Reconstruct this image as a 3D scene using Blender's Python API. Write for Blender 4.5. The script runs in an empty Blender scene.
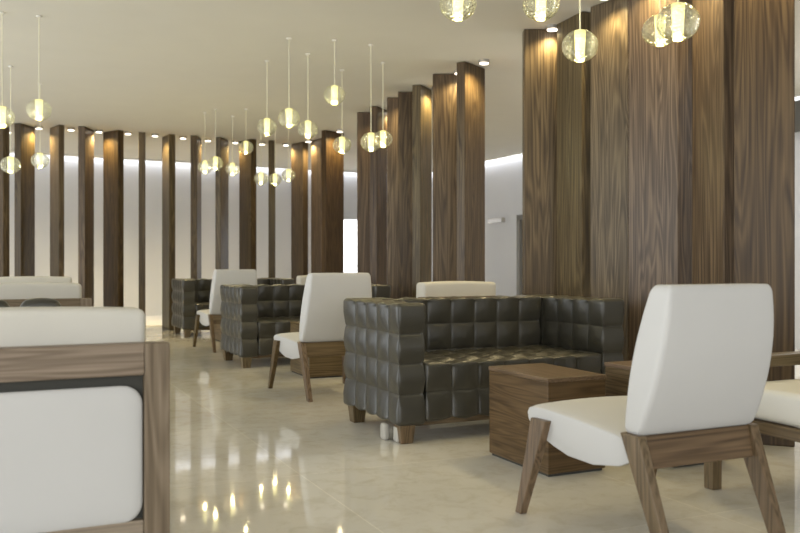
import bpy, bmesh, math, random
from math import sin, cos, pi, radians as R
from mathutils import Vector, Matrix
random.seed(4)
S = bpy.context.scene
COL = S.collection

# ---------------------------------------------------------------- camera, world, exposure
cd = bpy.data.cameras.new('camera'); cam = bpy.data.objects.new('camera', cd); COL.objects.link(cam)
cam.location = (0, 0, .93); cam.rotation_euler = (R(90), 0, 0)
cd.sensor_width = 36; cd.lens = 38.7; cd.shift_y = -.0044
cd.clip_start = .05; cd.clip_end = 100
cd.dof.use_dof = True; cd.dof.focus_distance = 4.6; cd.dof.aperture_fstop = 3.2
S.camera = cam
w = bpy.data.worlds.new('world'); S.world = w; w.use_nodes = True
w.node_tree.nodes['Background'].inputs[0].default_value = (.93, .96, 1, 1)
w.node_tree.nodes['Background'].inputs[1].default_value = .85
S.view_settings.view_transform = 'Standard'; S.view_settings.look = 'None'
S.view_settings.gamma = 1; S.view_settings.use_curve_mapping = False
S.view_settings.exposure = 0.33

def area(name, loc, rot, sx, sy, power, col):
    l = bpy.data.lights.new(name, 'AREA'); l.shape = 'RECTANGLE'; l.size = sx; l.size_y = sy
    l.energy = power; l.color = col
    o = bpy.data.objects.new(name, l); COL.objects.link(o); o.location = loc; o.rotation_euler = rot
    return o
area('daylight_fill_left', (-8.6, 3, 1.4), (0, R(-90), 0), 2.4, 9, 330, (.90, .95, 1))  # unseen area fill added at the left as soft daylight, no window built
area('daylight_fill_behind', (-1, -4.6, 1.5), (R(90), 0, 0), 8, 2.4, 200, (.95, .97, 1))  # fill light added behind the camera, standing in for daylight

area('corridor_fill_light', (4.6, 7.2, 2.66), (0, 0, 0), 1.6, 1.6, 75, (1, .98, .95))  # hidden fill added to brighten ceiling and wall beyond the fin opening

# ---------------------------------------------------------------- materials
def mat(name):
    m = bpy.data.materials.new(name); m.use_nodes = True
    nt = m.node_tree; return m, nt, nt.nodes['Principled BSDF']
def link(nt, a, b): nt.links.new(a, b)
def node(nt, t, **k):
    n = nt.nodes.new(t)
    for a, b in k.items(): setattr(n, a, b)
    return n
def ramp(nt, stops):
    n = node(nt, 'ShaderNodeValToRGB'); e = n.color_ramp.elements
    while len(e) < len(stops): e.new(.5)
    for i, (p, c) in enumerate(stops): e[i].position = p; e[i].color = (*c, 1)
    return n

def plain(name, col, rough=.6, spec=.4, bump=0, bscale=200, var=.04):
    m, nt, b = mat(name)
    tc = node(nt, 'ShaderNodeTexCoord'); n = node(nt, 'ShaderNodeTexNoise'); n.inputs['Scale'].default_value = 3
    link(nt, tc.outputs['Object'], n.inputs['Vector'])
    r = ramp(nt, [(.3, tuple(c*(1-var) for c in col)), (.7, tuple(min(1, c*(1+var)) for c in col))])
    link(nt, n.outputs['Fac'], r.inputs[0]); link(nt, r.outputs[0], b.inputs['Base Color'])
    b.inputs['Roughness'].default_value = rough; b.inputs['Specular IOR Level'].default_value = spec
    if bump:
        n2 = node(nt, 'ShaderNodeTexNoise'); n2.inputs['Scale'].default_value = bscale
        bp = node(nt, 'ShaderNodeBump'); bp.inputs['Strength'].default_value = bump; bp.inputs['Distance'].default_value = .002
        link(nt, tc.outputs['Object'], n2.inputs['Vector']); link(nt, n2.outputs['Fac'], bp.inputs['Height']); link(nt, bp.outputs[0], b.inputs['Normal'])
    return m

def wood(name, axis,  dark, mid, light, scale=1.0, rough=.42, figure=1.0):
    """walnut veneer: grain runs along axis (0,1,2); object info shifts it per object"""
    m, nt, b = mat(name)
    tc = node(nt, 'ShaderNodeTexCoord'); oi = node(nt, 'ShaderNodeObjectInfo')
    mul = node(nt, 'ShaderNodeMath', operation='MULTIPLY'); mul.inputs[1].default_value = 37
    link(nt, oi.outputs['Random'], mul.inputs[0])
    add = node(nt, 'ShaderNodeVectorMath', operation='ADD')
    link(nt, tc.outputs['Object'], add.inputs[0]); link(nt, mul.outputs[0], add.inputs[1])
    mp = node(nt, 'ShaderNodeMapping'); sc = [9*scale]*3
    for q in (axis if isinstance(axis, tuple) else (axis,)): sc[q] = .55*scale; mp.inputs['Scale'].default_value = sc
    link(nt, add.outputs[0], mp.inputs['Vector'])
    # cathedral figure: contour lines of a slow stretched noise
    n1 = node(nt, 'ShaderNodeTexNoise'); n1.inputs['Scale'].default_value = .8; n1.inputs['Detail'].default_value = 2; n1.inputs['Distortion'].default_value = .4*figure
    link(nt, mp.outputs[0], n1.inputs['Vector'])
    mm = node(nt, 'ShaderNodeMath', operation='MULTIPLY'); mm.inputs[1].default_value = 95; link(nt, n1.outputs['Fac'], mm.inputs[0])
    sn = node(nt, 'ShaderNodeMath', operation='SINE'); link(nt, mm.outputs[0], sn.inputs[0])
    ma = node(nt, 'ShaderNodeMath', operation='MULTIPLY_ADD'); ma.inputs[1].default_value = .16; ma.inputs[2].default_value = .5; link(nt, sn.outputs[0], ma.inputs[0])
    # fine fibres
    mp2 = node(nt, 'ShaderNodeMapping'); sc = [70*scale]*3
    for q in (axis if isinstance(axis, tuple) else (axis,)): sc[q] = 1.6*scale; mp2.inputs['Scale'].default_value = sc
    link(nt, add.outputs[0], mp2.inputs['Vector'])
    n2 = node(nt, 'ShaderNodeTexNoise'); n2.inputs['Scale'].default_value = 1; n2.inputs['Detail'].default_value = 5; link(nt, mp2.outputs[0], n2.inputs['Vector'])
    ad = node(nt, 'ShaderNodeMath', operation='ADD'); link(nt, ma.outputs[0], ad.inputs[0]); link(nt, n2.outputs['Fac'], ad.inputs[1])
    hf = node(nt, 'ShaderNodeMath', operation='MULTIPLY'); hf.inputs[1].default_value = .5; link(nt, ad.outputs[0], hf.inputs[0])
    r = ramp(nt, [(.3, dark), (.5, mid), (.7, light)]); link(nt, hf.outputs[0], r.inputs[0])
    hs = node(nt, 'ShaderNodeHueSaturation'); link(nt, r.outputs[0], hs.inputs['Color'])
    mr = node(nt, 'ShaderNodeMapRange'); mr.inputs['To Min'].default_value = .72; mr.inputs['To Max'].default_value = 1.3
    link(nt, oi.outputs['Random'], mr.inputs['Value']); link(nt, mr.outputs[0], hs.inputs['Value'])
    mr2 = node(nt, 'ShaderNodeMapRange'); mr2.inputs['To Min'].default_value = 1.1; mr2.inputs['To Max'].default_value = .8
    mh = node(nt, 'ShaderNodeMath', operation='MULTIPLY'); mh.inputs[1].default_value = 7.3; link(nt, oi.outputs['Random'], mh.inputs[0])
    mf = node(nt, 'ShaderNodeMath', operation='FRACT'); link(nt, mh.outputs[0], mf.inputs[0])
    mr3 = node(nt, 'ShaderNodeMapRange'); mr3.inputs['To Min'].default_value = .492; mr3.inputs['To Max'].default_value = .515
    link(nt, mf.outputs[0], mr3.inputs['Value']); link(nt, mr3.outputs[0], hs.inputs['Hue'])
    link(nt, oi.outputs['Random'], mr2.inputs['Value']); link(nt, mr2.outputs[0], hs.inputs['Saturation'])
    link(nt, hs.outputs[0], b.inputs['Base Color'])
    b.inputs['Roughness'].default_value = rough; b.inputs['Specular IOR Level'].default_value = .25
    bp = node(nt, 'ShaderNodeBump'); bp.inputs['Strength'].default_value = .15; bp.inputs['Distance'].default_value = .002
    link(nt, n2.outputs['Fac'], bp.inputs['Height']); link(nt, bp.outputs[0], b.inputs['Normal'])
    return m

WD, WM, WL = (.028, .017, .008), (.082, .052, .024), (.152, .103, .05)
M = {}
M['fin'] = wood('walnut_fin_veneer', 2, WD, WM, WL, 1.0, .4, 1.6)
M['wood_x'] = wood('walnut_along_x', 0, (.052, .032, .014), (.128, .084, .041), (.185, .125, .063), 1.3, .35)
M['wood_z'] = wood('walnut_along_z', 2, (.052, .032, .014), (.128, .084, .041), (.175, .11, .06), 1.3, .35)
M['wood_y'] = wood('walnut_along_y', 1, (.052, .032, .014), (.128, .084, .041), (.175, .11, .06), 1.3, .35)
M['wood_h'] = wood('walnut_horizontal_figure', (0, 1), (.052, .032, .014), (.128, .084, .041), (.185, .125, .063), 1.3, .35)
M['oak_x'] = wood('greyed_walnut_along_x', 0, (.11, .074, .047), (.19, .138, .095), (.27, .20, .145), 1.2, .45)
M['oak_z'] = wood('greyed_walnut_along_z', 2, (.11, .074, .047), (.19, .138, .095), (.27, .20, .145), 1.2, .45)
M['white'] = plain('white_upholstery', (.54, .535, .52), .75, .25, .15, 500, .015)
M['cream'] = plain('cream_upholstery', (.58, .56, .50), .8, .2, .15, 500, .02)
M['leather'] = plain('dark_olive_leather', (.043, .040, .030), .34, .5, .25, 260, .08)
M['grey_panel'] = plain('dark_grey_fabric', (.065, .064, .055), .9, .2, .2, 400)
M['wall'] = plain('off_white_wall_paint', (.66, .67, .70), .85, .2, 0, 1, .01)
M['ceiling'] = plain('ceiling_paint', (.77, .745, .68), .9, .1, 0, 1, .01)
M['trim'] = plain('white_gloss_trim', (.9, .9, .92), .4, .4)
M['doorgrey'] = plain('grey_door_frame', (.20, .19, .17), .5, .4)
M['band'] = plain('dark_grey_beam', (.13, .125, .115), .6, .3)
M['metal'] = plain('satin_nickel', (.55, .53, .5), .3, .6); M['metal'].node_tree.nodes['Principled BSDF'].inputs['Metallic'].default_value = .9
M['cord'] = plain('pale_cord', (.75, .72, .55), .6, .3)
M['plastic'] = plain('white_plastic', (.42, .40, .35), .5, .4)

def emit(name, col, s):
    m, nt, b = mat(name); b.inputs['Base Color'].default_value = (*col, 1)
    b.inputs['Emission Color'].default_value = (*col, 1); b.inputs['Emission Strength'].default_value = s
    return m
M['glow'] = emit('glowing_frosted_tube', (1, .93, .44), 1.05)
M['lens'] = emit('downlight_lens', (1, .9, .75), 6)
M['daylight'] = emit('bright_daylight_glass', (.97, .98, 1), 2.2)
M['cove'] = emit('cove_light_strip', (.95, .96, 1), 4.2)

# thin bubbled glass
m = bpy.data.materials.new('bubbled_glass'); m.use_nodes = True; nt = m.node_tree; nt.nodes.clear()
out = node(nt, 'ShaderNodeOutputMaterial'); mix = node(nt, 'ShaderNodeMixShader')
tr = node(nt, 'ShaderNodeBsdfTransparent'); tr.inputs[0].default_value = (.98, .98, .93, 1)
gl = node(nt, 'ShaderNodeBsdfGlossy'); gl.inputs['Roughness'].default_value = .08; gl.inputs[0].default_value = (1, 1, .85, 1)
lw = node(nt, 'ShaderNodeLayerWeight'); lw.inputs[0].default_value = .25
tc = node(nt, 'ShaderNodeTexCoord'); vo = node(nt, 'ShaderNodeTexVoronoi'); vo.inputs['Scale'].default_value = 80
link(nt, tc.outputs['Object'], vo.inputs['Vector'])
bp = node(nt, 'ShaderNodeBump'); bp.inputs['Strength'].default_value = 1; bp.inputs['Distance'].default_value = .01
link(nt, vo.outputs['Distance'], bp.inputs['Height']); link(nt, bp.outputs[0], gl.inputs['Normal']); link(nt, bp.outputs[0], lw.inputs['Normal'])
mx = node(nt, 'ShaderNodeMath', operation='MULTIPLY_ADD'); mx.inputs[1].default_value = 1; mx.inputs[2].default_value = .1; mx.use_clamp = True
link(nt, lw.outputs['Facing'], mx.inputs[0])
link(nt, mx.outputs[0], mix.inputs[0]); link(nt, tr.outputs[0], mix.inputs[1]); link(nt, gl.outputs[0], mix.inputs[2])
link(nt, mix.outputs[0], out.inputs[0]); M['glass'] = m

# polished marble floor
m, nt, b = mat('polished_cream_marble')
tc = node(nt, 'ShaderNodeTexCoord')
mp = node(nt, 'ShaderNodeMapping'); mp.inputs['Rotation'].default_value = (0, 0, R(-25)); link(nt, tc.outputs['Object'], mp.inputs['Vector'])
n1 = node(nt, 'ShaderNodeTexNoise'); n1.inputs['Scale'].default_value = .9; n1.inputs['Detail'].default_value = 4; link(nt, mp.outputs[0], n1.inputs['Vector'])
n2 = node(nt, 'ShaderNodeTexNoise'); n2.inputs['Scale'].default_value = 9; n2.inputs['Detail'].default_value = 8; n2.inputs['Roughness'].default_value = .7; n2.inputs['Distortion'].default_value = .6; link(nt, mp.outputs[0], n2.inputs['Vector'])
r1 = ramp(nt, [(.3, (.58, .555, .49)), (.5, (.68, .655, .585)), (.7, (.73, .705, .64))]); link(nt, n1.outputs['Fac'], r1.inputs[0])
r2 = ramp(nt, [(.36, (.84, .80, .72)), (.52, (1, 1, 1))]); link(nt, n2.outputs['Fac'], r2.inputs[0])
mc = node(nt, 'ShaderNodeMix', data_type='RGBA', blend_type='MULTIPLY'); mc.inputs[0].default_value = .6
link(nt, r1.outputs[0], mc.inputs[6]); link(nt, r2.outputs[0], mc.inputs[7])
bk = node(nt, 'ShaderNodeTexBrick'); bk.offset = 0; bk.inputs['Scale'].default_value = 1; bk.inputs['Brick Width'].default_value = 1.2; bk.inputs['Row Height'].default_value = 1.2
bk.inputs['Mortar Size'].default_value = .003; bk.inputs['Color1'].default_value = (1, 1, 1, 1); bk.inputs['Color2'].default_value = (.93, .93, .92, 1); bk.inputs['Mortar'].default_value = (1.12, 1.12, 1.1, 1)
link(nt, mp.outputs[0], bk.inputs['Vector'])
mc2 = node(nt, 'ShaderNodeMix', data_type='RGBA', blend_type='MULTIPLY'); mc2.inputs[0].default_value = 1
link(nt, mc.outputs[2], mc2.inputs[6]); link(nt, bk.outputs['Color'], mc2.inputs[7]); link(nt, mc2.outputs[2], b.inputs['Base Color'])
b.inputs['Roughness'].default_value = .045; b.inputs['Specular IOR Level'].default_value = .5
M['floor'] = m

# ---------------------------------------------------------------- helpers
def obj(name, bm, m, parent=None, smooth=False):
    me = bpy.data.meshes.new(name); bm.normal_update(); bm.to_mesh(me); bm.free()
    me.materials.append(m)
    if smooth: me.shade_smooth()
    o = bpy.data.objects.new(name, me); COL.objects.link(o)
    if parent: o.parent = parent
    return o
def tag(o, label, cat, group=None):
    o['label'] = label; o['category'] = cat
    if group: o['group'] = group
    return o
def thing(name, label, cat, loc=(0, 0, 0), rz=0, group=None):
    o = bpy.data.objects.new(name, None); COL.objects.link(o); o.empty_display_size = .1
    o.location = loc; o.rotation_euler = (0, 0, rz)
    return tag(o, label, cat, group)
def struct(o): o['kind'] = 'structure'; return o
def dup(root, loc, rz, label):
    r = root.copy(); COL.objects.link(r); r.location = loc; r.rotation_euler = (0, 0, rz); r['label'] = label
    for ch in list(root.children):
        c = ch.copy(); COL.objects.link(c); c.parent = r
        for g in ch.children:
            d = g.copy(); COL.objects.link(d); d.parent = c
    return r
def hexa(bm, lo, hi):
    """lo/hi: four (x,y,z) corners each, counter-clockwise"""
    v = [bm.verts.new(p) for p in lo] + [bm.verts.new(p) for p in hi]
    for f in ((3, 2, 1, 0), (4, 5, 6, 7), (0, 1, 5, 4), (1, 2, 6, 5), (2, 3, 7, 6), (3, 0, 4, 7)):
        bm.faces.new([v[i] for i in f])
def box(bm, x0, x1, y0, y1, z0, z1):
    hexa(bm, [(x0, y0, z0), (x1, y0, z0), (x1, y1, z0), (x0, y1, z0)], [(x0, y0, z1), (x1, y0, z1), (x1, y1, z1), (x0, y1, z1)])
def bevel(bm, w=.004, seg=2):
    bmesh.ops.bevel(bm, geom=bm.edges[:], offset=w, segments=seg, affect='EDGES', profile=.5)
def boxo(name, dims, m, parent=None, bev=.004):
    bm = bmesh.new(); box(bm, *dims)
    if bev: bevel(bm, bev)
    return obj(name, bm, m, parent)
def leg(name, p0, p1, w0, w1, m, parent, bev=.004):
    """tapered square leg from foot p0 (size w0=(x,y)) to top p1 (size w1)"""
    bm = bmesh.new()
    f = lambda p, w: [(p[0]-w[0]/2, p[1]-w[1]/2, p[2]), (p[0]+w[0]/2, p[1]-w[1]/2, p[2]), (p[0]+w[0]/2, p[1]+w[1]/2, p[2]), (p[0]-w[0]/2, p[1]+w[1]/2, p[2])]
    hexa(bm, f(p0, w0), f(p1, w1)); bevel(bm, bev)
    return obj(name, bm, m, parent)
def gridbox(x, y, z, h, key=None):
    """surface grid over a box; x,y,z lists of coordinates"""
    bm = bmesh.new(); V = {}
    def g(p):
        k = tuple(round(c, 5) for c in p)
        if k not in V: V[k] = bm.verts.new(p)
        return V[k]
    ax = (x, y, z)
    for a in range(3):
        b, c = (a+1) % 3, (a+2) % 3
        for side in (0, 1):
            A = ax[a][-1 if side else 0]
            for i in range(len(ax[b])-1):
                for j in range(len(ax[c])-1):
                    q = []
                    for (ii, jj) in ((i, j), (i+1, j), (i+1, j+1), (i, j+1)):
                        p = [0, 0, 0]; p[a] = A; p[b] = ax[b][ii]; p[c] = ax[c][jj]; q.append(g(p))
                    if not side: q.reverse()
                    bm.faces.new(q)
    return bm
def roundpt(p, lo, hi, r):
    c = Vector([min(max(p[i], lo[i]+r[i]), hi[i]-r[i]) for i in range(3)])
    d = Vector(p)-c; n = Vector([d[i]/r[i] if r[i] else 0 for i in range(3)])
    if n.length < 1e-9: return Vector(p), Vector((0, 0, 1))
    n.normalize()
    return c+Vector([n[i]*r[i] for i in range(3)]), n
def lin(a, b, n): return [a+(b-a)*i/n for i in range(n+1)]
def edgelist(a, b, r, n):
    """denser sampling near both ends"""
    return sorted(set([round(v, 6) for v in [a, a+r*.25, a+r*.5, a+r*.75] + lin(a+r, b-r, n) + [b-r*.75, b-r*.5, b-r*.25, b]]))
def pad(name, lo, hi, r, m, parent, deform=None, n=(8, 4, 8), rr=None):
    r3 = rr or (r, r, r)
    bm = gridbox(*[edgelist(lo[i], hi[i], r3[i], n[i]) for i in range(3)], 0)
    for v in bm.verts:
        p, nn = roundpt(v.co, lo, hi, r3)
        v.co = deform(p) if deform else p
    return obj(name, bm, m, parent, True)
def tufted(name, lo, hi, cells, m, parent, r=.02, depth=.023, k=7):
    axs = []
    for i in range(3):
        n = cells[i]; c = (hi[i]-lo[i])/n; s = []
        for q in range(n):
            a = lo[i]+q*c
            for t in (0, .04, .1, .2, .35, .5, .65, .8, .9, .96): s.append(a+t*c)
        s.append(hi[i])
        s += [lo[i]+r*.3, lo[i]+r*.65, hi[i]-r*.3, hi[i]-r*.65]
        s = sorted(set(round(v, 5) for v in s)); axs.append(s)
    bm = gridbox(*axs, 0)
    for v in bm.verts:
        o = v.co.copy(); p, n = roundpt(o, lo, hi, (r, r, r))
        f = 1; g = 1
        for i in range(3):
            if cells[i] < 2: continue
            c = (hi[i]-lo[i])/cells[i]; t = (o[i]-lo[i])/c
            if t < .5 or t > cells[i]-.5: d = .5       # outer half of an end cell has no seam
            else: d = abs(t-round(t))
            wgt = (1-abs(n[i])**2)*(.6+.4*max(abs(c_) for c_ in n)**6)
            prof = min(1, (d/.5))**.55
            f *= 1-wgt*(1-prof)
        v.co = p+n*(-depth*(1-f)+.004)
    return obj(name, bm, m, parent, True)
def cyl(bm, x, y, z0, z1, r0, r1=None, seg=20):
    r1 = r0 if r1 is None else r1
    a = [bm.verts.new((x+r0*cos(2*pi*i/seg), y+r0*sin(2*pi*i/seg), z0)) for i in range(seg)]
    b = [bm.verts.new((x+r1*cos(2*pi*i/seg), y+r1*sin(2*pi*i/seg), z1)) for i in range(seg)]
    for i in range(seg): bm.faces.new((a[i], a[(i+1) % seg], b[(i+1) % seg], b[i]))
    bm.faces.new(a[::-1]); bm.faces.new(b)

A = R(25); U = Vector((cos(A), sin(A), 0)); V = Vector((-sin(A), cos(A), 0))
H = 2.72
D = Vector((-1.37, 3.18, 0))

# ---------------------------------------------------------------- the room
def slab(name, pts, z0, z1, m):
    bm = bmesh.new(); lo = [bm.verts.new((*p, z0)) for p in pts]; hi = [bm.verts.new((*p, z1)) for p in pts]
    n = len(pts); bm.faces.new(lo[::-1]); bm.faces.new(hi)
    for i in range(n): bm.faces.new((lo[i], lo[(i+1) % n], hi[(i+1) % n], hi[i]))
    return struct(obj(name, bm, m))
ROOM = [(-10, -5), (9.6, -5), (9.6, -2), (.35, 17.6), (-10, 11.75)]
slab('floor', ROOM, -.1, 0, M['floor'])
slab('ceiling', ROOM, H, H+.1, M['ceiling'])
def wall(name, a, b, m, z0=0, z1=H, t=.12):
    a = Vector((*a, 0)); b = Vector((*b, 0)); d = (b-a).normalized(); n = Vector((-d.y, d.x, 0))*t
    bm = bmesh.new(); hexa(bm, [(*(p).xy, z0) for p in (a, b, b+n, a+n)], [(*(p).xy, z1) for p in (a, b, b+n, a+n)])
    return struct(obj(name, bm, m))
CB = Vector((.35, 17.6)); BL = Vector((-10, 11.75)); RB = Vector((9.6, -2))
# left run of the back wall, beside the bright glazed door
db = (CB-BL).normalized()
def onback(x): t = (x-BL.x)/db.x; return BL+db*t
p1, p2 = onback(-1.42), onback(-.55)
wall('wall_back', p1, BL, M['wall'], t=-.12) if False else None
def backwall(name, q0, q1, z0, z1, m, off=0., t=.12):
    n = Vector((-db.y, db.x)); a, b = q0-n*off, q1-n*off
    bm = bmesh.new(); c, d = b+n*t, a+n*t
    hexa(bm, [(*p, z0) for p in (a, b, c, d)], [(*p, z1) for p in (a, b, c, d)])
    return bm
bm = backwall('', BL, p1, 0, H, None)
for (a, b, z0, z1) in ((p1, p2, 1.78, H), (p2, CB, 0, H)):
    b2 = backwall('', a, b, z0, z1, None); me = bpy.data.meshes.new('t'); b2.to_mesh(me); b2.free(); bm.from_mesh(me)
wb = struct(obj('wall_back', bm, M['wall']))
# glazed door filled with daylight
dr = struct(obj('door_1', backwall('', p1, p2, 0, 1.78, None, -.06, .03), M['daylight']))
# cove strip where the back wall meets the ceiling, behind a shallow lip
struct(obj('trim_1', backwall('', BL, CB, H-.012, H-.004, None, .11, .09), M['cove']))
struct(obj('trim_5', backwall('', BL, CB, H-.03, H-.001, None, .13, .012), M['ceiling']))
# white plinth behind the fins along the back wall
q0, q1 = onback(-9.6), onback(-2.3)
n_ = Vector((db.y, -db.x))
bm = bmesh.new(); a, b_, c, d_ = q0, q1, q1+n_*2.35, q0+n_*2.35
hexa(bm, [(*p, 0) for p in (d_, c, b_, a)], [(*p, .012) for p in (d_, c, b_, a)])
struct(obj('trim_2', bm, M['trim']))
# right wall with a doorway
dR = (RB-CB).normalized(); nR = Vector((-dR.y, dR.x))   # points outside (right)
def rw(t0, t1, z0, z1, o0=0., o1=.12):
    a = CB+dR*t0; b = CB+dR*t1; bm = bmesh.new()
    hexa(bm, [(*p, z0) for p in (a+nR*o0, b+nR*o0, b+nR*o1, a+nR*o1)], [(*p, z1) for p in (a+nR*o0, b+nR*o0, b+nR*o1, a+nR*o1)])
    return bm
LR = (RB-CB).length
def join(bms):
    bm = bms[0]
    for b2 in bms[1:]:
        me = bpy.data.meshes.new('t'); b2.to_mesh(me); b2.free(); bm.from_mesh(me)
    return bm
T0, T1 = 3.75, 4.75
struct(obj('wall_right', join([rw(0, T0, 0, H), rw(T0, T1, 1.72, H), rw(T1, LR, 0, H)]), M['wall']))
d2 = struct(obj('door_2', rw(T0, T1, 0, 1.72, .08, .11), M['wall']))
fr = obj('door_frame', join([rw(T0, T0+.09, 0, 1.72, -.03, .08), rw(T1-.09, T1, 0, 1.72, -.03, .08), rw(T0, T1, 1.64, 1.72, -.03, .08)]), M['doorgrey'], d2)
tag(obj('wall_rail', rw(2.9, 3.35, 1.62, 1.70, -.07, 0), M['metal']), 'short thin grey rail on the wall left of the grey door frame', 'rail')
struct(obj('trim_3', rw(0, LR, H-.012, H-.004, -.11, -.02), M['cove']))
struct(obj('trim_6', rw(0, LR, H-.03, H-.001, -.13, -.118), M['ceiling']))
struct(obj('trim_4', rw(8.1, 10.8, 2.34, 2.66, -.10, -.008), M['band']))

# ---------------------------------------------------------------- wooden fins
FINS = [   # label, x, y, angle, thickness, width
 ('cut by the left edge of the photo', -5.143, 11.023, 145, .09, .35),
 ('second from the left, lit side facing right', -4.87, 11.162, 85, .09, .35),
 ('third from the left, lit side facing left', -4.491, 11.26, 130, .07, .35),
 ('fourth from the left, lit side facing right', -4.166, 11.416, 91, .09, .35),
 ('fifth from the left, broad amber side', -3.895, 11.687, 142, .09, .35),
 ('sixth from the left, only its narrow edge showing', -3.575, 11.92, 106.7, .089, .35),
 ('its foot beside the left end of the farthest tufted sofa', -3.251, 12.085, 121, .09, .35),
 ('first one rising behind the farthest tufted sofa', -2.897, 12.217, 93, .09, .35),
 ('behind the farthest sofa, just left of the farthest white chair', -2.561, 12.378, 82.5, .08, .35),
 ('broad one rising right behind the farthest white chair', -2.22, 12.538, 129.5, .09, .35),
 ('narrow edge-on one between two white gaps, right of the farthest white chair', -1.892, 12.7, 98.5, .1, .35),
 ('left one of the cluster closing the back corner', -1.496, 12.814, 127, .09, .35),
 ('middle one of the back corner cluster', -1.177, 12.46, 120, .09, .35),
 ('wide, speckled, just left of the bright white doorway', -.915, 11.707, 50, .085, .35),
 ('just right of the bright white doorway', -.334, 10.235, 0, .09, .35),
 ('second right of the white doorway, dark and narrow', -.248, 9.929, 68.5, .09, .3),
 ('third right of the white doorway', .035, 9.322, 0, .09, .35),
 ('fourth right of the white doorway, flat brown face', .154, 9.01, 0, .09, .35),
 ('fifth right of the white doorway, bright narrow top', .226, 8.755, 65.5, .09, .3),
 ('sixth right of the white doorway, broad', .486, 8.158, 0, .09, .35),
 ('seventh and last right of the white doorway, beside the open gap', .642, 7.779, 54, .09, .35),
 ('first of the near right bank, beside the open gap', 1.122, 6.61, 0, .09, .35),
 ('second of the near right bank, olive, with dark edge', 1.268, 6.279, 109.5, .08, .35),
 ('third of the near right bank, bold wavy grain', 1.449, 5.868, 122, .07, .35),
 ('fourth of the near right bank, behind the paired pendants', 1.64, 5.42, 125.5, .155, .38),
 ('fifth of the near right bank, purplish brown', 1.842, 5.039, 100.5, .09, .35),
 ('nearest and rightmost of all, behind the near white chair', 1.878, 4.436, 157, .09, .285),
]
for lab, x, y, a, t, wd in FINS:
    bm = bmesh.new(); box(bm, -wd/2, wd/2, -t/2, t/2, 0, H-.004); bevel(bm, .004, 1)
    o = obj('wooden_fin', bm, M['fin']); o.location = (x, y, 0); o.rotation_euler = (0, 0, R(a))
    tag(o, 'walnut fin, '+lab, 'wooden fin', 'walnut fins screening the walls')

# ---------------------------------------------------------------- downlights at the fins
def downlight(x, y, label, power=36, tilt=(0, 0)):
    t = thing('downlight', label, 'downlight', (x, y, H), 0, 'small downlights along the fins')
    bm = bmesh.new(); cyl(bm, 0, 0, -.03, -.001, .05, .05); hs_ = obj('housing', bm, M['metal'], t)
    bm = bmesh.new(); cyl(bm, 0, 0, -.034, -.028, .038, .038); obj('lens', bm, M['lens'], hs_)
    l = bpy.data.lights.new('downlight_beam', 'SPOT'); l.energy = power; l.color = (1, .80, .42); l.spot_size = R(150); l.spot_blend = .8; l.shadow_soft_size = .03
    o = bpy.data.objects.new('downlight_beam', l); COL.objects.link(o); o.parent = t; o.location = (0, 0, -.05)
DL = [(39, 76.3, 'left of the third back fin'), (71, 75.4, 'between the third and fourth back fins'), (99, 74.3, 'left of the broad amber back fin'),
      (128, 73.2, 'between the broad amber fin and the edge-on fin'), (155, 72, 'left of the fin at the farthest sofa'), (183, 70.7, 'above the left end of the farthest sofa'),
      (208, 69.3, 'above the farthest white chair, left side'), (235, 68.2, 'above the farthest white chair, right side'), (262, 67.3, 'left of the last edge-on back fin'),
      (286, 66.8, 'just left of the back corner cluster'), (340, 74.5, 'above the gap over the bright white doorway'), (484, 113.4, 'nearest clearly seen one, in the opening before the grey door'),
      (8, 74, 'at the left edge of the photo'), ]
for px, s, lab in DL:
    downlight((px-400)/s, 860/s, 'small round ceiling downlight '+lab)
for x, y, lab in ((-1.33, 12.5, 'inside the back corner cluster of fins'), (-.10, 10.08, 'before the first fin right of the white doorway'), (.15, 9.17, 'between the third and fourth fins right of the white doorway'),
                  (.37, 8.72, 'beside the fifth fin right of the white doorway'), (.55, 8.0, 'before the sixth fin right of the white doorway'),
                  (1.15, 6.49, 'before the first fin of the near right bank'), (1.36, 5.71, 'before the wavy fin of the near right bank'), (1.53, 5.28, 'before the fourth fin of the near right bank'),
                  (1.71, 4.92, 'before the fifth fin of the near right bank'), (1.84, 4.24, 'before the nearest rightmost fin')):
    downlight(x, y, 'small round ceiling downlight '+lab, 20 if y < 8.5 else 34)

# ---------------------------------------------------------------- tufted leather sofas
def make_sofa(label, loc):
    W, Dp, top, lg, ar = 1.45, .77, .72, .1, .16
    t = thing('tufted_sofa', label, 'sofa', loc, A, 'tufted leather sofas in a line')
    x0, x1 = -W/2, W/2; y0, y1 = -Dp/2, Dp/2
    tufted('armrest', (x0, y0, lg), (x0+ar, y1, top), (1, 5, 4), M['leather'], t)
    tufted('armrest', (x1-ar, y0, lg), (x1, y1, top), (1, 5, 4), M['leather'], t)
    tufted('backrest', (x0+ar, y1-ar, lg), (x1-ar, y1, top), (7, 1, 4), M['leather'], t)
    tufted('seat', (x0+ar, y0+.005, lg+.01), (x1-ar, y1-ar, .41), (7, 4, 2), M['leather'], t)
    boxo('base_rail', (x0+.12, x1-.12, y0+.07, y1-.07, lg-.022, lg+.03), M['wood_x'], t)
    for sx in (-1, 1):
        for sy in (-1, 1):
            cx, cy = sx*(W/2-.065), sy*(Dp/2-.06)
            leg('leg', (cx, cy, 0), (cx, cy, lg+.01), (.068, .068), (.09, .09), M['wood_z'], t)
    return t
c0 = Vector((-.01, 4.37, 0))+U*.725+V*.385
sofa = make_sofa('nearest dark olive leather tufted sofa, beside the two wooden cube tables', c0)
dup(sofa, c0+D+Vector((-.02, 0, 0)), A, 'dark olive leather tufted sofa, the middle one of three, behind the middle white chair')
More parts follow.
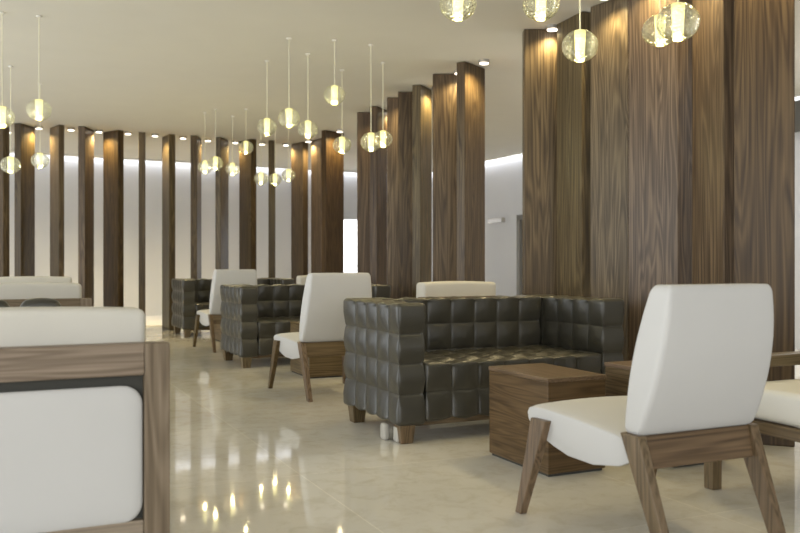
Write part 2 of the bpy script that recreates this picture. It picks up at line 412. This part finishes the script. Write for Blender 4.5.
dup(sofa, c0+2*D+Vector((.04, 0, 0)), A, 'smallest and farthest dark olive leather tufted sofa, against the back fins')
for k, (dx, dy, sx, lab) in enumerate(((.215, .10, .07, 'larger'), (.13, .16, .035, 'smaller'))):
    p = Vector((-.01, 4.37, 0))+Vector((dx-.20, dy, 0))
    o = pad('white_block', (-sx/2, -.03, 0), (sx/2, .03, .088), .015, M['plastic'], None, n=(3, 3, 4))  # plain small white block on the floor, purpose unknown
    o.location = (p.x, p.y, 0); o.rotation_euler = (0, 0, A)
    tag(o, lab+' of two small white blocks on the floor behind the nearest sofa’s front left leg', 'socket', 'white blocks under the near sofa')

# ---------------------------------------------------------------- white armless chairs
def make_chair(label, loc, rz):
    t = thing('side_chair', label, 'chair', loc, rz, 'white armless chairs with wooden legs')
    # seat: side profile (y,z) swept across x
    prof = [(.335, .378), (.325, .396), (.29, .405), (.2, .403), (.08, .394), (-.06, .38), (-.24, .36), (-.26, .31), (-.16, .262), (-.03, .24), (.1, .246), (.18, .267), (.25, .292), (.3, .322), (.33, .352)]
    bm = bmesh.new(); nx = 12; rows = []
    for i in range(nx+1):
        u = -1+2*i/nx; edge = max(0, abs(u)-.88)/.12
        row = []
        for (y, z) in prof:
            hw = .273-.04*(.335-y)/.53
            zc, yc = .335, .06
            k = 1-.07*edge**2
            row.append(bm.verts.new((u*hw, yc+(y-yc)*(1-.03*edge**2), zc+(z-zc)*k+(.01*(1-u*u) if z > .36 else (.05*(1-u**4) if z < .33 else 0)))))
        rows.append(row)
    n = len(prof)
    for i in range(nx):
        for j in range(n): bm.faces.new((rows[i][j], rows[i][(j+1) % n], rows[i+1][(j+1) % n], rows[i+1][j]))
    bm.faces.new(rows[0][::-1]); bm.faces.new(rows[-1])
    bmesh.ops.recalc_face_normals(bm, faces=bm.faces[:])
    o = obj('seat', bm, M['white'], t, True)
    md = o.modifiers.new('b', 'BEVEL'); md.width = .006; md.segments = 2; md.limit_method = 'ANGLE'; md.angle_limit = R(50)
    # backrest
    def df(p):
        f = min(1, max(0, (p.z-.385)/.477))
        yf = -.19-.09*f*f
        th = .067+.23*f*(1-f)+.02*f
        q = (-.085-p.y)/.11
        return Vector((p.x*(1-.13*f+.03*sin(pi*f)), yf-q*th, p.z))
    pad('backrest', (-.25, -.195, .385), (.25, -.085, .862), .028, M['white'], t, df, (8, 3, 12), (.022, .016, .03))
    # rear rail, legs
    bm = bmesh.new(); hexa(bm, [(-.218, -.285, .285), (.218, -.285, .285), (.218, -.255, .285), (-.218, -.255, .285)], [(-.225, -.258, .385), (.225, -.258, .385), (.225, -.225, .385), (-.225, -.225, .385)])
    bevel(bm, .003); obj('rear_rail', bm, M['wood_x'], t)
    for s in (-1, 1):
        leg('leg', (s*.234, -.385, 0), (s*.24, -.225, .388), (.03, .05), (.036, .085), M['wood_z'], t)
        leg('leg', (s*.298, .33, 0), (s*.27, .235, .362), (.03, .036), (.036, .095), M['wood_z'], t)
    return t
cc = Vector((.86, 3.03, 0))
ch = make_chair('nearest white armless chair with walnut legs, seen from behind at the right', cc, A)
dup(ch, cc+D+Vector((-.045, 0, 0)), A, 'middle white armless chair, between the nearest and the middle tufted sofas')
dup(ch, cc+2*D, A, 'farthest white armless chair, left of the middle tufted sofa')

# ---------------------------------------------------------------- cube tables
def make_table(label, p):
    t = thing('cube_table', label, 'side table', p, A, 'walnut cube tables before the sofas')
    boxo('carcass', (-.1545, .1545, -.247, .247, .012, .41), M['wood_h'], t, .003)
    boxo('table_top', (-.1575, .1575, -.25, .25, .41, .43), M['wood_y'], t, .003)
    boxo('plinth', (-.145, .145, -.235, .235, 0, .012), M['grey_panel'], t, 0)
    return t
t1 = Vector((.677, 4.013, 0)); t2 = Vector((1.279, 4.18, 0))
tb = make_table('walnut cube table in front of the nearest sofa, whole and left of its twin', t1)
dup(tb, t2, A, 'walnut cube table half hidden behind the nearest white chair’s back')
dup(tb, t1+D, A, 'walnut cube table behind the middle white chair, in front of the middle sofa')
dup(tb, t2+D, A, 'walnut cube table at the right end of the middle sofa, behind the nearest sofa')
dup(tb, t1+2*D, A, 'walnut cube table behind the farthest white chair')

# ---------------------------------------------------------------- framed lounge armchairs (face +y locally)
def make_lounge(label, loc, rz):
    t = thing('lounge_armchair', label, 'armchair', loc, rz, 'wood framed lounge armchairs')
    for s in (-1, 1):
        x = s*.3975
        boxo('back_post', (x-.0375, x+.0375, -.42, -.36, 0, .69), M['oak_z'], t)
        leg('leg', (x, .36, 0), (x, .36, .49), (.05, .05), (.055, .06), M['wood_z'], t)
        boxo('armrest', (x-.0375, x+.0375, -.36, .39, .49, .54), M['wood_y'], t)
        boxo('side_rail', (x-.02, x+.02, -.36, .335, .275, .325), M['wood_y'], t)
    boxo('back_rail', (-.36, .36, -.42, -.36, .595, .69), M['oak_x'], t)
    boxo('lower_rail', (-.36, .36, -.41, -.37, .10, .16), M['oak_x'], t)
    boxo('front_rail', (-.37, .37, .335, .375, .272, .318), M['wood_x'], t)
    boxo('back_panel', (-.36, .36, -.385, -.365, .16, .595), M['grey_panel'], t, 0)
    pad('rear_pad', (-.357, -.418, .155), (.357, -.388, .565), .015, M['white'], t, n=(6, 2, 6), rr=(.06, .014, .06))
    pad('seat_cushion', (-.355, -.22, .32), (.355, .37, .435), .03, M['cream'], t, lambda p: Vector((p.x, p.y, p.z+(.012*max(0, 1-(p.x/.36)**2) if p.z > .37 else 0))), (8, 6, 3))
    pad('back_cushion', (-.375, -.355, .545), (.375, -.215, .79), .025, M['cream'], t, lambda p: Vector((p.x, p.y-.05*(p.z-.6), p.z+(.008*(1-(p.x/.35)**2) if p.z > .7 else 0))), (8, 3, 6))
    return t
# outer back right corner of the near one
cr = Vector((-.695, 2.6, 0)); off = -U*.435+V*.42
l0 = make_lounge('near lounge armchair cut by the left edge, white pads in a pale walnut frame', cr+off, A)
dup(l0, cr+off+D+Vector((-.03, .07, 0)), A, 'lounge armchair at the far left whose pale frame rail shows above the near one')
dup(l0, Vector((-3.21, 8.6, 0))+off, A, 'farthest left lounge armchair, only a strip of its cream cushion showing')
k1 = dup(l0, Vector((.44, 6.2, 0))+V*.36, A, 'lounge armchair hidden behind the nearest sofa, only its cushion top showing')
k2 = dup(l0, Vector((-.82, 9.5, 0))+V*.36, A, 'lounge armchair behind the middle sofa, a cushion corner showing left of the middle white chair')
k1.scale = k2.scale = (.8, 1, 1)
dup(l0, Vector((1.785, 3.34, 0)), A+pi/2, 'lounge armchair at the right edge with cream seat, turned sideways behind the near white chair')

# ---------------------------------------------------------------- dark leather armchair between the left lounge chairs
def make_dark(label, loc):
    t = thing('leather_armchair', label, 'armchair', loc, A)
    boxo('base_frame', (-.27, .27, -.25, .25, .1, .16), M['wood_x'], t)
    for sx in (-1, 1):
        for sy in (-1, 1): leg('leg', (sx*.24, sy*.22, 0), (sx*.24, sy*.22, .11), (.04, .04), (.06, .06), M['wood_z'], t)
    pad('seat_cushion', (-.27, -.25, .16), (.27, .25, .40), .05, M['leather'], t, n=(6, 6, 4))
    for s in (-1, 1):
        def df(p, s=s):
            cx = s*.132; f = (p.z-.4)/.32
            return Vector((cx+(p.x-cx)*(1-.18*max(0, f)**3), p.y-.03*f, p.z+.02*f*(1-((p.x-cx)/.13)**2)))
        pad('back_cushion', (s*.132-.125, -.25, .40), (s*.132+.125, -.13, .715), .04, M['leather'], t, df, (6, 3, 6))
    return t
make_dark('low dark leather armchair with two rounded back cushions, between the left lounge armchairs', Vector((-2.22, 4.95, 0)))

# ---------------------------------------------------------------- pendant globes
def make_pendant():
    t = thing('globe_pendant', '', 'pendant lamp', (0, 0, 0), 0, 'clear glass globe pendants')
    bm = bmesh.new(); bmesh.ops.create_uvsphere(bm, u_segments=40, v_segments=24, radius=.086); bmesh.ops.scale(bm, vec=(1, 1, .9), verts=bm.verts[:])
    gg = obj('glass_globe', bm, M['glass'], t, True)
    bm = bmesh.new(); cyl(bm, 0, 0, -.075, .072, .02, .027, 24); obj('glowing_tube', bm, M['glow'], gg)
    l = bpy.data.lights.new('pendant_bulb', 'POINT'); l.energy = 1.2; l.color = (1, .88, .42); l.shadow_soft_size = .012
    o = bpy.data.objects.new('pendant_bulb', l); COL.objects.link(o); o.parent = t; o.location = (0, 0, -.1)
    return t
PN = [(2, 117, 140, 'half cut by the left edge of the photo'), (39, 110, 138, 'largest complete one at the far left'),
      (10.5, 165, 110, 'lower left one near the left edge'), (40, 160.5, 100, 'small one directly below the largest far left globe'),
      (205, 167, 84, 'leftmost of the far cluster'), (215.5, 163, 86, 'second from the left in the far cluster'),
      (232.5, 169, 82, 'third in the far cluster, over the farthest white chair'), (246, 147.5, 86, 'highest in the far cluster'),
      (267, 127, 113, 'leftmost globe of the middle cluster'), (289, 118, 125.7, 'second from the left in the middle cluster'),
      (308, 129.5, 117, 'third in the middle cluster, before the back corner fins'), (334.5, 95, 124.6, 'highest in the middle cluster'),
      (342, 145, 108, 'lowest in the middle cluster, over the bright doorway'), (371, 142, 122, 'left one of the overlapping middle pair'),
      (383, 139, 112, 'right one of the overlapping middle pair'), (261, 178.5, 80, 'left of the lowest three, far cluster'),
      (275, 179.5, 77, 'centre of the lowest three, far cluster'), (288.5, 175, 79, 'right of the lowest three, far cluster'),
      (458, 4, 216, 'cut by the top edge, left of the near fins'), (541, 4, 216, 'cut by the top edge, over the first near right fins'),
      (580, 46, 208, 'lowest of the near cluster, before the olive fin'), (660, 30.5, 205, 'behind its brighter right neighbour in the near pair'),
      (678, 22, 246, 'largest and nearest of all')]
pp = None; cords = []
for px, py, s, lab in PN:
    x, y, z = (px-400)/s, 860/s, .93+(263-py)/s
    L = 'clear bubbled glass globe pendant, '+lab
    if pp is None: pp = make_pendant(); t = pp; t.location = (x, y, z); t['label'] = L
    else: t = dup(pp, (x, y, z), random.uniform(0, 6), L)
    cords.append((t, z))
for t, z in cords:
    bm = bmesh.new(); cyl(bm, 0, 0, .07, H-z, .0035, .0035, 8)
    PN_c = obj('cord', bm, M['cord'])
    PN_c.parent = t
    bm = bmesh.new(); cyl(bm, 0, 0, H-z-.012, H-z-.001, .02, .02, 16); k = obj('ceiling_mount', bm, M['ceiling']); k.parent = t
